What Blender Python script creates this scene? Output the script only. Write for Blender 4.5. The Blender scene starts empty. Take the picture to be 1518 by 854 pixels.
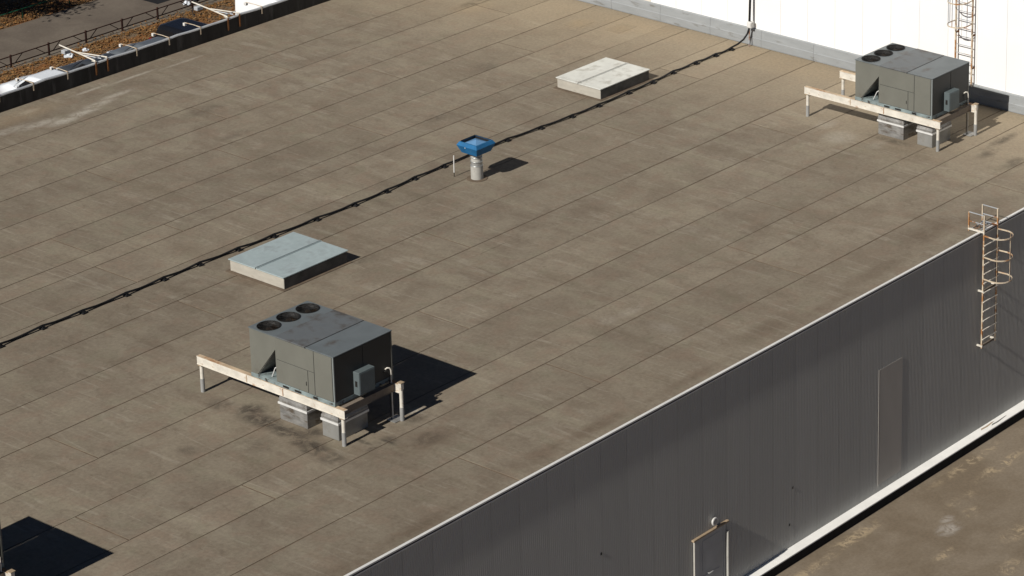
import bpy, math, random
from mathutils import Vector, Matrix
random.seed(11)
R = math.radians
sc = bpy.context.scene
col = sc.collection

# ------------------------------------------------------------------ camera
CAM_H = 37.0
pit, yaw, rol = R(18.46659915), R(35.35675003), R(0.82216916)
fw = Vector((math.cos(pit)*math.cos(yaw), math.cos(pit)*math.sin(yaw), -math.sin(pit)))
r0 = Vector((math.sin(yaw), -math.cos(yaw), 0)); u0 = r0.cross(fw)
rt = math.cos(rol)*r0 + math.sin(rol)*u0
up = -math.sin(rol)*r0 + math.cos(rol)*u0
cd = bpy.data.cameras.new('camera'); cam = bpy.data.objects.new('camera', cd); col.objects.link(cam)
m = Matrix.Identity(4)
for i in range(3):
    m[i][0] = rt[i]; m[i][1] = up[i]; m[i][2] = -fw[i]
m[2][3] = CAM_H
cam.matrix_world = m
cd.sensor_fit = 'HORIZONTAL'; cd.sensor_width = 36
cd.lens = 4553.066/1518*36
cd.shift_x = -(1353.305-759)/1518          # the photograph is an off-centre crop
cd.shift_y = (11.085-427)/1518
cd.clip_start = 1; cd.clip_end = 3000
sc.camera = cam

# ------------------------------------------------------------------ sky, sun, exposure
SUN = Vector((3.29, 0.065, -2.54)).normalized()      # the way sunlight travels
el = math.asin(-SUN.z); az = math.atan2(-SUN.x, -SUN.y)
w = bpy.data.worlds.new('World'); sc.world = w; w.use_nodes = True
nt = w.node_tree; bg = nt.nodes['Background']
sky = nt.nodes.new('ShaderNodeTexSky'); sky.sky_type = 'NISHITA'; sky.sun_disc = False
sky.sun_elevation = el; sky.sun_rotation = az
sky.altitude = 3000; sky.air_density = 0.42; sky.dust_density = 0.1; sky.ozone_density = 1.0
nt.links.new(sky.outputs[0], bg.inputs[0]); bg.inputs[1].default_value = 0.05
sd = bpy.data.lights.new('sun', 'SUN'); sd.energy = 5.0; sd.angle = R(0.5); sd.color = (1.0, 0.955, 0.89)
so = bpy.data.objects.new('sun', sd); col.objects.link(so)
so.rotation_euler = SUN.to_track_quat('-Z', 'Y').to_euler(); so.location = (30, 60, 40)
sc.view_settings.view_transform = 'Standard'; sc.view_settings.look = 'None'
sc.view_settings.exposure = 0.0; sc.view_settings.gamma = 1.0
sc.view_settings.use_curve_mapping = False

# ------------------------------------------------------------------ materials
class NT:
    def __init__(s, name):
        s.m = bpy.data.materials.new(name); s.m.use_nodes = True; s.t = s.m.node_tree
        s.b = s.t.nodes['Principled BSDF']
        s.b.inputs['Specular IOR Level'].default_value = 0.3
    def n(s, typ, **kw):
        nd = s.t.nodes.new('ShaderNode'+typ)
        for k, v in kw.items(): setattr(nd, k, v)
        return nd
    def l(s, a, b): s.t.links.new(a, b)
    def setin(s, sock, v):
        if hasattr(v, 'is_output'): s.l(v, sock)
        else: sock.default_value = v
    def math(s, op, a, b=0.0, clamp=False):
        nd = s.n('Math', operation=op, use_clamp=clamp); s.setin(nd.inputs[0], a); s.setin(nd.inputs[1], b); return nd.outputs[0]
    def pos(s): return s.n('NewGeometry').outputs['Position']
    def obj(s): return s.n('TexCoord').outputs['Object']
    def vmul(s, v, k):
        nd = s.n('VectorMath', operation='MULTIPLY'); s.l(v, nd.inputs[0]); nd.inputs[1].default_value = k; return nd.outputs[0]
    def noise(s, v, scale, detail=4, rough=.55, dist=0.0):
        nd = s.n('TexNoise'); s.l(v, nd.inputs['Vector']); nd.inputs['Scale'].default_value = scale
        nd.inputs['Detail'].default_value = detail; nd.inputs['Roughness'].default_value = rough; nd.inputs['Distortion'].default_value = dist
        return nd.outputs['Fac']
    def ramp(s, v, a, b, lo=0.0, hi=1.0):
        nd = s.n('MapRange'); nd.interpolation_type = 'SMOOTHSTEP'
        s.l(v, nd.inputs[0]); nd.inputs[1].default_value = a; nd.inputs[2].default_value = b
        nd.inputs[3].default_value = lo; nd.inputs[4].default_value = hi; return nd.outputs[0]
    def mix(s, f, a, b, blend='MIX'):
        nd = s.n('Mix', data_type='RGBA', blend_type=blend); s.setin(nd.inputs[0], f)
        for k, v in ((6, a), (7, b)):
            if isinstance(v, tuple): nd.inputs[k].default_value = (*v[:3], 1)
            else: s.l(v, nd.inputs[k])
        return nd.outputs[2]
    def gain(s, c, f):     # colour times a scalar socket
        nd = s.n('VectorMath', operation='SCALE'); s.l(c, nd.inputs[0]); s.l(f, nd.inputs['Scale']); return nd.outputs[0]
    def bump(s, h, strength, dist=.02):
        nd = s.n('Bump'); nd.inputs['Strength'].default_value = strength; nd.inputs['Distance'].default_value = dist
        s.l(h, nd.inputs['Height']); s.l(nd.outputs[0], s.b.inputs['Normal'])
    def out(s, c, rough=.8, metal=0.0):
        s.setin(s.b.inputs['Base Color'], (*c, 1) if isinstance(c, tuple) else c)
        s.setin(s.b.inputs['Roughness'], rough); s.b.inputs['Metallic'].default_value = metal
        return s.m

MATS = {}
def simple(name, c, rough=.75, metal=0.0, var=.15, scale=2.5, dirt=None, dlo=.55, dhi=.7, dscale=4.0, stretch=(1,1,1), rand=0.0, bump=0.0, world=False):
    n = NT(name)
    v = n.vmul(n.pos() if world else n.obj(), stretch)
    f = n.noise(v, scale, 5, .6)
    k = n.ramp(f, .25, .75, 1-var, 1+var)
    if rand:
        k = n.math('MULTIPLY', k, n.ramp(n.n('ObjectInfo').outputs['Random'], 0, 1, 1-rand, 1+rand))
    base = n.n('RGB'); base.outputs[0].default_value = (*c, 1)
    cc = n.gain(base.outputs[0], k)
    if dirt:
        g = n.ramp(n.noise(v, dscale, 6, .65), dlo, dhi)
        cc = n.mix(g, cc, dirt)
    if bump: n.bump(n.noise(v, scale*8, 4), bump)
    MATS[name] = n.out(cc, rough, metal); return MATS[name]

RUST = (.30, .12, .035)
simple('white_paint_rusty', (.62,.585,.51), .6, 0, .14, 3, (.40,.25,.14), .57, .76, 4.2, (1.6,1,1.6))
simple('flange_rust', (.52,.40,.27), .7, 0, .2, 2, (.30,.14,.055), .45, .65, 1.6)
simple('beam_shade_rust', (.20,.165,.13), .7, 0, .2, 3, (.10,.06,.035), .5, .7, 3)  # dark rust; on the cross beam its shaded side is painted in
simple('cap_tan', (.33,.25,.165), .8, 0, .2, 6)
simple('ladder_paint', (.52,.44,.33), .6, 0, .15, 3, (.34,.16,.06), .46, .60, 2.6)
simple('ladder_grey', (.42,.45,.48), .5, .2, .15, 3, RUST, .50, .62, 2.2)
simple('rust_steel', (.20,.085,.03), .9, 0, .3, 6)
simple('sleeve_grey', (.30,.30,.29), .6, .1, .12, 3)
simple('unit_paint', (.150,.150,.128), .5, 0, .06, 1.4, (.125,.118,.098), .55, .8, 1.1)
simple('unit_paint_shaded', (.045,.046,.044), .5, 0, .06, 2)  # unit paint again, with the shade of its sunless ends painted in
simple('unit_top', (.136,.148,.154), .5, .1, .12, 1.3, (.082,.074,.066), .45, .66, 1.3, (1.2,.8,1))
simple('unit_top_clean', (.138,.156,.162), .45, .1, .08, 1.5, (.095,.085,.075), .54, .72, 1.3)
simple('unit_edge', (.22,.24,.235), .5, .1, .1, 3)
simple('base_rail', (.20,.245,.245), .6, 0, .25, 4, (.05,.045,.04), .55, .65, 5)
simple('dark_metal', (.022,.021,.020), .6, .2, .3, 4)
simple('fan_blade', (.055,.036,.022), .5, .5, .4, 6)
simple('coil', (.24,.24,.22), .7, .2, .25, 9, None)
simple('copper', (.36,.16,.08), .4, .8, .2, 5)
simple('disconnect_box', (.11,.135,.14), .5, .1, .1, 4)
simple('foil', (.30,.295,.28), .42, .45, .30, 3.0, (.15,.125,.10), .50, .68, 2.4, (1,1,2.4), 0, .5)
simple('foil_clean', (.29,.29,.275), .42, .35, .12, 2.0, (.24,.22,.19), .55, .75, 1.5)
simple('foil_band', (.78,.78,.76), .4, .3, .08, 2)
simple('cable_black', (.009,.009,.010), .6, 0, .3, 6)
simple('skylight_blue', (.37,.44,.445), .45, .1, .13, 1.6, (.30,.345,.35), .48, .72, 1.7, (1,1,1))
simple('skylight_pale', (.61,.615,.57), .7, 0, .09, 1.6, (.44,.43,.385), .48, .70, 2.2)
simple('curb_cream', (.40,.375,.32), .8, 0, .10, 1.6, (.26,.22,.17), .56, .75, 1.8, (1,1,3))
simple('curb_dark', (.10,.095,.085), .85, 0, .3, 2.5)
simple('blue_paint', (.012,.118,.275), .55, 0, .14, 4, (.035,.13,.24), .52, .75, 5)
simple('apron', (.125,.094,.066), .9, 0, .2, 3)
simple('blue_mesh', (.13,.28,.48), .5, .1, .08, 3)
simple('vent_pipe', (.40,.39,.355), .7, 0, .10, 3, (.28,.26,.23), .55, .75, 4)
simple('vent_band', (.46,.47,.46), .35, .6, .2, 8)
simple('clad', (.462,.455,.425), .6, 0, .06, .5, (.42,.40,.36), .52, .8, .8, (1,1,.12), .022, 0)
simple('clad_patch', (.49,.46,.41), .65, 0, .08, .9, (.42,.38,.32), .52, .75, .9, (1,1,.3))
simple('trim_white', (.66,.655,.63), .5, 0, .06, 1.5, (.45,.41,.34), .62, .8, 2)
simple('plinth_white', (.80,.79,.75), .6, 0, .05, 1.5, (.30,.23,.16), .68, .78, 3.0, (1,1,1), 0, 0, True)
simple('plinth_black', (.016,.015,.014), .85, 0, .3, 3, stretch=(3,1,.3))
simple('white_panel', (.80,.80,.79), .55, 0, .015, .8, None, rand=.012)
simple('beige_panel', (.62,.58,.50), .7, 0, .04, 1)
simple('flashing_grey', (.30,.315,.32), .6, .1, .07, 1.2, (.19,.185,.17), .56, .74, 1.3, (1,1,4))
simple('parapet_black', (.034,.033,.032), .8, 0, .35, 1.6, (.085,.083,.080), .52, .75, 1.5, (1.5,1,.3))
simple('coping_grey', (.52,.54,.56), .4, .35, .1, 2)
simple('door_grey', (.42,.43,.43), .5, 0, .06, 2)
simple('door_trim', (.50,.48,.43), .5, 0, .1, 3)
simple('lamp_white', (.62,.61,.58), .5, 0, .1, 4)
simple('fence_rust', (.055,.026,.020), .8, 0, .3, 4)
simple('green_paint', (.012,.085,.045), .5, 0, .2, 3)
simple('car_white', (.70,.74,.78), .3, 0, .02, 2)
simple('car_dark', (.055,.062,.072), .3, .3, .06, 2)
simple('car_grey', (.16,.18,.20), .3, .4, .06, 2)
simple('car_black', (.010,.011,.014), .22, .1, .1, 2)
simple('van_white', (.80,.81,.82), .4, 0, .02, 2)
simple('glass', (.008,.009,.011), .08, 0, .05, 2)
simple('tyre', (.015,.015,.015), .9, 0, .1, 5)
simple('rim', (.35,.35,.36), .35, .8, .1, 5)
simple('tail_red', (.20,.010,.010), .3, 0, .1, 5)
simple('head_clear', (.6,.62,.65), .15, .3, .1, 5)
simple('plastic_white', (.66,.70,.74), .5, 0, .12, 6)
simple('plastic_dark', (.03,.03,.035), .6, 0, .2, 6)
simple('bark', (.06,.045,.03), .9, 0, .3, 6)
simple('deck', (.135,.101,.070), .95, 0, .25, 2, world=True)
simple('concrete', (.24,.225,.20), .9, 0, .12, 1.5, world=True)
simple('kerb', (.15,.128,.10), .9, 0, .15, 1.5, world=True)
simple('patch_black', (.012,.012,.013), .9, 0, .2, 4)

def spots(n, p, L, nz):
    """sum of soft blotches (x, y, rx, ry, strength) broken up by noise"""
    acc = None
    for x, y, rx, ry, s in L:
        sub = n.n('VectorMath', operation='SUBTRACT'); n.l(p, sub.inputs[0]); sub.inputs[1].default_value = (x, y, 0)
        ln = n.n('VectorMath', operation='LENGTH'); n.l(n.vmul(sub.outputs[0], (1/rx, 1/ry, 0)), ln.inputs[0])
        a = n.math('MULTIPLY', n.ramp(ln.outputs['Value'], 1.0, .15), s)
        acc = a if acc is None else n.math('MAXIMUM', acc, a)
    return n.math('MULTIPLY', acc, nz, True)

def membrane(key, ya, yb):
    """one roll of membrane; only the stains that reach this roll are put in its material"""
    n = NT('roof_membrane'); p = n.pos()
    near = lambda L: [q for q in L if q[1]+q[3] > ya-.1 and q[1]-q[3] < yb+.1]
    big = n.noise(p, .16, 4, .6); mid = n.noise(p, .75, 6, .62, .4); fine = n.noise(p, 9, 5, .7)
    base = n.mix(n.ramp(mid, .36, .64), (.174,.145,.108), (.220,.194,.147))
    base = n.mix(n.ramp(big, .35, .65, 0, .55), base, (.206,.177,.131))
    # pale ripples across the rolls
    band = n.noise(n.vmul(p, (1.15, .16, 1)), 1.0, 5, .55, .3)
    base = n.mix(n.ramp(band, .52, .68, 0, .62), base, (.238,.215,.157))
    base = n.mix(n.ramp(band, .46, .30, 0, .45), base, (.146,.120,.084))
    # cloudy weathering
    cl = n.noise(n.vmul(p, (1, .6, 1)), 2.2, 8, .7, .8)
    base = n.mix(n.ramp(cl, .56, .74, 0, .38), base, (.262,.238,.178))
    base = n.mix(n.ramp(cl, .42, .28, 0, .42), base, (.118,.096,.069))
    # trodden scuffs and damp patches, drawn out across the rolls
    sc1 = n.noise(n.vmul(p, (1.5, .62, 1)), 1.7, 9, .74, .7)
    base = n.mix(n.ramp(sc1, .54, .66, 0, .30), base, (.250,.224,.172))
    base = n.mix(n.ramp(sc1, .46, .35, 0, .34), base, (.122,.097,.071))
    # thin pale creases across the rolls
    cr = n.noise(n.vmul(p, (1.5, .10, 1)), 1.0, 2, .4, .30)
    ab = n.n('Math', operation='ABSOLUTE'); n.l(n.math('SUBTRACT', cr, .52), ab.inputs[0])
    cm = n.math('MULTIPLY', n.ramp(ab.outputs[0], .026, .002), n.ramp(n.noise(p, .8, 5, .65), .42, .64, 0, .42))
    base = n.mix(cm, base, (.310,.285,.228))
    # small reddish and greenish mottling, grit
    m2 = n.noise(p, 3.2, 9, .78, .8)
    base = n.mix(n.ramp(m2, .54, .70, 0, .50), base, (.255,.226,.170))
    base = n.mix(n.ramp(m2, .46, .31, 0, .45), base, (.112,.088,.060))
    hue = n.noise(p, 1.3, 5, .6); base = n.mix(n.ramp(hue, .50, .64, 0, .5), base, (.205,.160,.118))
    hue2 = n.noise(n.vmul(p, (1,1,5)), 1.1, 5, .6); base = n.mix(n.ramp(hue2, .54, .66, 0, .22), base, (.178,.176,.122))
    # dust, plus the tall white wall's bounce light painted in as tan
    sx = n.n('SeparateXYZ'); n.l(p, sx.inputs[0])
    dust_bounce = n.math('ADD', n.ramp(sx.outputs[0], 74.5, 84.0), n.math('MULTIPLY', n.math('SUBTRACT', mid, .5), .5))
    base = n.mix(n.math('MULTIPLY', dust_bounce, .80, True), base, (.300,.252,.175))
    tex = n.noise(p, 2.0, 8, .72, 1.0)
    br = n.ramp(tex, .35, .62)
    # rain-washed pale deposits
    pale = [(59.6,80.75,1.6,.40,.9),(60.9,80.45,1.5,.36,.95),(62.0,80.15,1.3,.36,.95),(62.8,79.75,1.0,.40,.95),(63.6,79.85,1.1,.36,.95),(64.5,80.1,1.1,.30,.9),(65.6,80.35,1.1,.24,.75),
            (62.6,81.4,.7,.22,.55),(65.2,81.42,1.2,.14,.7),(67.2,81.32,1.4,.13,.75),(69.2,81.12,1.4,.12,.6),(58.5,80.8,1.5,.35,.7),
            (77.6,58.0,.9,.8,.45),(78.3,59.1,.8,.5,.35),(77.8,56.6,.7,.4,.3),(62.5,54.3,.9,.3,.3),(61.6,54.4,.5,.4,.28),(62.2,52.8,.4,.8,.3),
            (53.9,54.6,.45,.25,.8),(56.0,58.0,.5,.4,.4)]
    if near(pale): base = n.mix(spots(n, p, near(pale), n.ramp(tex, .34, .54, .1, 1)), base, (.37,.35,.295))
    tan = [(81.2,72.8,.9,.7,.7),(81.7,71.2,.9,.8,.7),(80.2,77.3,1.4,.9,.55),(82.4,64,1.6,4.5,.45),(82.3,58,1.4,5,.5),(82.4,70,1.2,4,.45),(62,81.3,3,.8,.45)]
    if near(tan): base = n.mix(spots(n, p, near(tan), n.ramp(tex, .25, .6, .5, 1)), base, (.30,.24,.155))
    brown = [(56.1,50.1,1.9,.42,.85),(49.2,49.9,2.4,.40,.7),(54.2,50.2,1.6,.5,.6),(63.8,50.4,2.2,.6,.55),(69.2,50.3,2.4,.55,.6),(72.6,50.8,1.5,.8,.75),(46.5,49.8,2,.5,.6),
             (60,50.0,2.5,.30,.5),(66.5,50.0,2,.32,.5),(75,50.4,2,.6,.5),(52.6,53.1,1.6,.8,.65),(57.2,64.6,.4,1.4,.55),(75.2,67.8,.35,1.3,.45),(61,80.6,3,1.2,.4)]
    if near(brown): base = n.mix(spots(n, p, near(brown), n.ramp(tex, .25, .6, .30, .78)), base, (.105,.074,.050))
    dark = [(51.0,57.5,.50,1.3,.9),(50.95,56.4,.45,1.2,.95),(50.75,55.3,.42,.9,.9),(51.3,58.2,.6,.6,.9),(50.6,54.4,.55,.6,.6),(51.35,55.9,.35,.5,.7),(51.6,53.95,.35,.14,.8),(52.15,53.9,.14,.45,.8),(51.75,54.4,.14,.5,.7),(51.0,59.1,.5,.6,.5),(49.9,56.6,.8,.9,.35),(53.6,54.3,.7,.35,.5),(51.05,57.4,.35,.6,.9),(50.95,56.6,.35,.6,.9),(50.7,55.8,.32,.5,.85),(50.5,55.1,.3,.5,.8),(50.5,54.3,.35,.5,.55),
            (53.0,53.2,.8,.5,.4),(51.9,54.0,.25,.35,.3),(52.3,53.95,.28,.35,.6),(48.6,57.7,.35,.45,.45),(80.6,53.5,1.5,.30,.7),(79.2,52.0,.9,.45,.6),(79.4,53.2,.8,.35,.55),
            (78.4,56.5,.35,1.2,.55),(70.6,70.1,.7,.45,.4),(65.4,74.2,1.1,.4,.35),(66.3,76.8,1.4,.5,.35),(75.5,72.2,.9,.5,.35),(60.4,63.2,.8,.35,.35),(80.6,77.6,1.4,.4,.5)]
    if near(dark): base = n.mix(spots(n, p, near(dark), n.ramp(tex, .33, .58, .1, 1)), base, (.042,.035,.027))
    base = n.mix(1.0, base, (.985,.955,.945), 'MULTIPLY')
    # flecks of bird lime and grit
    sp = n.noise(p, 17, 2, .5); base = n.mix(n.ramp(sp, .76, .82, 0, .7), base, (.5,.48,.43))
    k = n.math('MULTIPLY', n.ramp(fine, .25, .75, .87, 1.13), n.ramp(n.n('ObjectInfo').outputs['Random'], 0, 1, .925, 1.065))
    n.bump(n.math('ADD', fine, n.math('MULTIPLY', mid, 2.0)), .25, .02)
    MATS[key] = n.out(n.gain(base, k), .88)
STRIPS = [49.588, 51.80, 53.87, 55.15, 57.18, 59.23, 61.27, 63.32, 65.33, 67.30, 69.20, 70.10, 71.95, 73.75, 75.58, 77.38, 79.25, 82.09]
for _i in range(len(STRIPS)-1): membrane('membrane%d' % _i, STRIPS[_i], STRIPS[_i+1])

def yard():
    n = NT('yard_asphalt'); p = n.pos()
    mid = n.noise(p, .5, 6, .62, .4); fine = n.noise(p, 11, 5, .7); tex = n.noise(p, 2.6, 9, .76, 1.2)
    c = n.mix(n.ramp(mid, .35, .65), (.160,.125,.086), (.206,.168,.123))
    c = n.mix(n.ramp(tex, .58, .72, 0, .5), c, (.245,.20,.135))
    sand = [(72.6,47.9,1.8,.35,.9),(69.2,45.1,.9,.5,.8),(69.5,46.9,.6,.35,.6),(66.9,46.0,.8,.25,.8),(67.4,44.0,.8,.5,.7),(66.0,48.75,2.2,.35,.8),(72,48.8,2.5,.3,.8),(63.5,48.6,2,.3,.7),(70,47.6,1.2,.3,.5)]
    c = n.mix(spots(n, p, sand, n.ramp(tex, .46, .60)), c, (.40,.315,.20))
    wh = [(68.2,46.8,.7,.45,.9),(68.7,47.2,.4,.25,.8)]
    c = n.mix(spots(n, p, wh, n.ramp(tex, .35, .6)), c, (.36,.33,.29))
    n.bump(fine, .2)
    MATS['yard'] = n.out(n.gain(c, n.ramp(fine, .2, .8, .85, 1.15)), .9)
yard()

def road():
    n = NT('road_asphalt'); p = n.pos()
    mid = n.noise(p, .4, 6, .62, .4); fine = n.noise(p, 10, 5, .7); tex = n.noise(p, 1.4, 7, .7, 1.0)
    c = n.mix(n.ramp(mid, .35, .65), (.115,.094,.074), (.150,.125,.098))
    c = n.mix(n.ramp(tex, .62, .74, 0, .6), c, (.22,.19,.155))
    c = n.mix(n.ramp(tex, .34, .26, 0, .7), c, (.06,.05,.04))
    MATS['road'] = n.out(n.gain(c, n.ramp(fine, .2, .8, .88, 1.12)), .9)
road()

def soil():
    n = NT('leafy_soil'); p = n.pos()
    mid = n.noise(p, .7, 6, .65, .6); fine = n.noise(p, 14, 4, .7)
    c = n.mix(n.ramp(mid, .38, .6), (.16,.115,.07), (.20,.085,.025))
    c = n.mix(n.ramp(n.noise(p, .45, 5, .6), .55, .7), c, (.19,.16,.125))
    n.bump(fine, .5, .04)
    MATS['soil'] = n.out(n.gain(c, n.ramp(fine, .2, .8, .55, 1.35)), .95)
soil()

def leafm(name, cols):
    n = NT(name); g = n.n('NewGeometry'); r = g.outputs['Random Per Island']
    cr = n.n('ValToRGB'); cr.color_ramp.interpolation = 'CONSTANT'
    els = cr.color_ramp.elements
    while len(els) < len(cols): els.new(0.5)
    for i, c in enumerate(cols): els[i].position = i/len(cols); els[i].color = (*c, 1)
    n.l(r, cr.inputs[0]); MATS[name] = n.out(cr.outputs[0], .8)
leafm('dry_leaf', [(.25,.12,.035),(.205,.095,.028),(.28,.145,.047),(.17,.085,.033),(.23,.14,.06),(.18,.115,.055),(.15,.085,.038)])
leafm('green_leaf', [(.05,.085,.02),(.07,.10,.025),(.10,.10,.02),(.04,.06,.018)])

# ------------------------------------------------------------------ mesh building
class MB:
    def __init__(s): s.v = []; s.f = []; s.sm = []
    def add(s, vs, fs, smooth=False):
        o = len(s.v); s.v += [tuple(v) for v in vs]
        s.f += [tuple(i+o for i in f) for f in fs]; s.sm += [smooth]*len(fs); return s
    def box(s, x0, x1, y0, y1, z0, z1):
        return s.add([(x0,y0,z0),(x1,y0,z0),(x1,y1,z0),(x0,y1,z0),(x0,y0,z1),(x1,y0,z1),(x1,y1,z1),(x0,y1,z1)],
                     [(0,3,2,1),(4,5,6,7),(0,1,5,4),(1,2,6,5),(2,3,7,6),(3,0,4,7)])
    def bbox(s, x0, x1, y0, y1, z0, z1, b=.01):
        """box with chamfered edges"""
        vs = []; fs = []
        idx = {}
        for ix, X in enumerate((x0, x1)):
            for iy, Y in enumerate((y0, y1)):
                for iz, Z in enumerate((z0, z1)):
                    sx, sy, sz = (b if ix == 0 else -b), (b if iy == 0 else -b), (b if iz == 0 else -b)
                    for a in range(3):
                        q = [X+sx, Y+sy, Z+sz]; q[a] = (X, Y, Z)[a]
                        idx[(ix,iy,iz,a)] = len(vs); vs.append(q)
        for a in range(3):
            o1, o2 = [k for k in range(3) if k != a]
            for sd_ in (0, 1):
                loop = []
                for (p_, q_) in ((0,0),(1,0),(1,1),(0,1)):
                    c = [0,0,0]; c[a] = sd_; c[o1] = p_; c[o2] = q_; loop.append(idx[(*c, a)])
                fs.append(tuple(loop))
        for a in range(3):
            o1, o2 = [k for k in range(3) if k != a]
            for p_ in (0, 1):
                for q_ in (0, 1):
                    c0 = [0,0,0]; c0[o1] = p_; c0[o2] = q_; c1 = list(c0); c1[a] = 1
                    fs.append((idx[(*c0,o1)], idx[(*c1,o1)], idx[(*c1,o2)], idx[(*c0,o2)]))
        for ix in (0,1):
            for iy in (0,1):
                for iz in (0,1): fs.append((idx[(ix,iy,iz,0)], idx[(ix,iy,iz,1)], idx[(ix,iy,iz,2)]))
        return s.add(vs, fs)
    def tube(s, pts, r, n=10, cap=True, closed=False):
        pts = [Vector(p) for p in pts]; rings = []
        N = len(pts)
        rr = r if isinstance(r, (list, tuple)) else [r]*N
        ref = None; vs = []
        for i, p in enumerate(pts):
            if closed: t = (pts[(i+1) % N]-pts[i-1])
            else: t = pts[min(i+1, N-1)]-pts[max(i-1, 0)]
            t.normalize()
            if ref is None:
                ref = Vector((0,0,1)) if abs(t.z) < .9 else Vector((1,0,0))
            a = t.cross(ref).normalized(); b = t.cross(a).normalized(); ref = -b if abs(b.dot(ref)) > 0 and (-b).dot(ref) > 0 else b
            for k in range(n):
                an = 2*math.pi*k/n; vs.append(p+rr[i]*(math.cos(an)*a+math.sin(an)*b))
        fs = []
        for i in range(N if closed else N-1):
            j = (i+1) % N
            for k in range(n): fs.append((i*n+k, i*n+(k+1) % n, j*n+(k+1) % n, j*n+k))
        s.add(vs, fs, True)
        if cap and not closed:
            s.add(vs[:n], [tuple(range(n))[::-1]]); s.add(vs[-n:], [tuple(range(n))])
        return s
    def cyl(s, x, y, z0, z1, r, n=20): return s.tube([(x,y,z0),(x,y,z1)], r, n)
    def bar(s, a, b, w_, h_):
        """square-section bar between two points"""
        a = Vector(a); b = Vector(b); t = (b-a).normalized()
        ref = Vector((0,0,1)) if abs(t.z) < .95 else Vector((0,1,0))
        x = t.cross(ref).normalized()*w_/2; y = t.cross(x).normalized()*h_/2
        return s.add([a-x-y,a+x-y,a+x+y,a-x+y,b-x-y,b+x-y,b+x+y,b-x+y],
                     [(0,1,2,3),(7,6,5,4),(0,4,5,1),(1,5,6,2),(2,6,7,3),(3,7,4,0)])
    def prism(s, poly, axis, a, b):
        """polygon (in the two other axes, cyclic order) extruded along an axis"""
        n = len(poly)
        def P(q, t):
            return {'x':(t,q[0],q[1]), 'y':(q[0],t,q[1]), 'z':(q[0],q[1],t)}[axis]
        vs = [P(q, a) for q in poly]+[P(q, b) for q in poly]
        fs = [tuple(range(n))[::-1], tuple(range(n, 2*n))]+[(i, (i+1) % n, n+(i+1) % n, n+i) for i in range(n)]
        return s.add(vs, fs)
    def loft(s, rings, smooth=True, caps=True):
        n = len(rings[0]); vs = [p for r_ in rings for p in r_]; fs = []
        for i in range(len(rings)-1):
            for k in range(n): fs.append((i*n+k, i*n+(k+1) % n, (i+1)*n+(k+1) % n, (i+1)*n+k))
        s.add(vs, fs, smooth)
        if caps:
            o = len(s.v)-len(vs)
            s.f.append(tuple(o+k for k in range(n))[::-1]); s.f.append(tuple(o+(len(rings)-1)*n+k for k in range(n))); s.sm += [False, False]
        return s
    def mesh(s, name):
        me = bpy.data.meshes.new(name); me.from_pydata(s.v, [], s.f); me.polygons.foreach_set('use_smooth', s.sm)
        import bmesh as _b
        bm = _b.new(); bm.from_mesh(me); _b.ops.recalc_face_normals(bm, faces=bm.faces); bm.to_mesh(me); bm.free()
        me.update(); return me
    def build(s, name, mat, parent=None):
        me = s.mesh(name); me.materials.append(MATS[mat]); return put(name, me, parent)

def put(name, me, parent=None):
    o = bpy.data.objects.new(name, me); col.objects.link(o)
    if parent is not None: o.parent = parent
    return o
def tag(o, label=None, cat=None, group=None, kind=None):
    if label: o['label'] = label
    if cat: o['category'] = cat
    if group: o['group'] = group
    if kind: o['kind'] = kind
    return o
def empty(name, loc=(0,0,0), rz=0.0):
    o = bpy.data.objects.new(name, None); col.objects.link(o); o.location = loc; o.rotation_euler = (0,0,rz)
    o.empty_display_size = .2; return o
def copy_tree(o, parent=None):
    c = o.copy(); col.objects.link(c); c.parent = parent
    for ch in [q for q in o.children]: copy_tree(ch, c)
    return c

# ------------------------------------------------------------------ ground, road, leaf strip
GZ = -7.15
g = MB().add([(-900,-900,GZ-.012),(1200,-900,GZ-.012),(1200,1300,GZ-.012),(-900,1300,GZ-.012)], [(0,1,2,3)]).build('ground', 'yard')
tag(g, kind='structure')
tag(MB().box(20, 140, 93.0, 101.62, GZ-.02, GZ+.006).build('leaf_strip', 'soil'), kind='structure')
tag(MB().box(20, 140, 101.62, 102.15, GZ-.02, GZ+.03).build('pavement_edge', 'kerb'), kind='structure')
tag(MB().box(20, 140, 102.15, 106.25, GZ-.02, GZ+.004).build('road', 'road'), kind='structure')
tag(MB().box(20, 140, 106.25, 125, GZ-.02, GZ+.008).build('leaf_bank', 'soil'), kind='structure')
o = MB().prism([(87.25,103.62),(91.5,103.55),(91.5,105.9),(87.2,105.9)], 'z', GZ, GZ+.010).build('black_patch', 'patch_black')  # flat black polygon laid on the road
tag(o, 'black rectangular patch on the road behind the rusty low fence', 'road patch')

def leaves(name, regions, label):
    b = MB(); vs = b.v
    for x0, x1, y0, y1, cnt in regions:
        for _ in range(cnt):
            x = random.uniform(x0, x1); y = random.uniform(y0, y1)
            if math.sin(x*1.9)*math.sin(y*2.3+x*.7) > .55 and random.random() < .75: continue
            L = random.uniform(.03, .075); W = L*random.uniform(.45, .8); a = random.uniform(0, 6.28)
            t1 = random.uniform(-.6, .6); t2 = random.uniform(-.6, .6); z = GZ+.03+random.random()*.05
            ca, sa = math.cos(a), math.sin(a)
            q = []
            for dx, dy in ((-L,0),(0,-W),(L,0),(0,W)):
                q.append((x+ca*dx-sa*dy, y+sa*dx+ca*dy, z+max(-.025, dx*t1*.6+dy*t2*.6)))
            b.add(q, [(0,1,2,3)])
    me = bpy.data.meshes.new(name); me.from_pydata(b.v, [], b.f); me.materials.append(MATS['dry_leaf']); me.update()
    return tag(put(name, me), label, 'leaves', kind='stuff')
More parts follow.
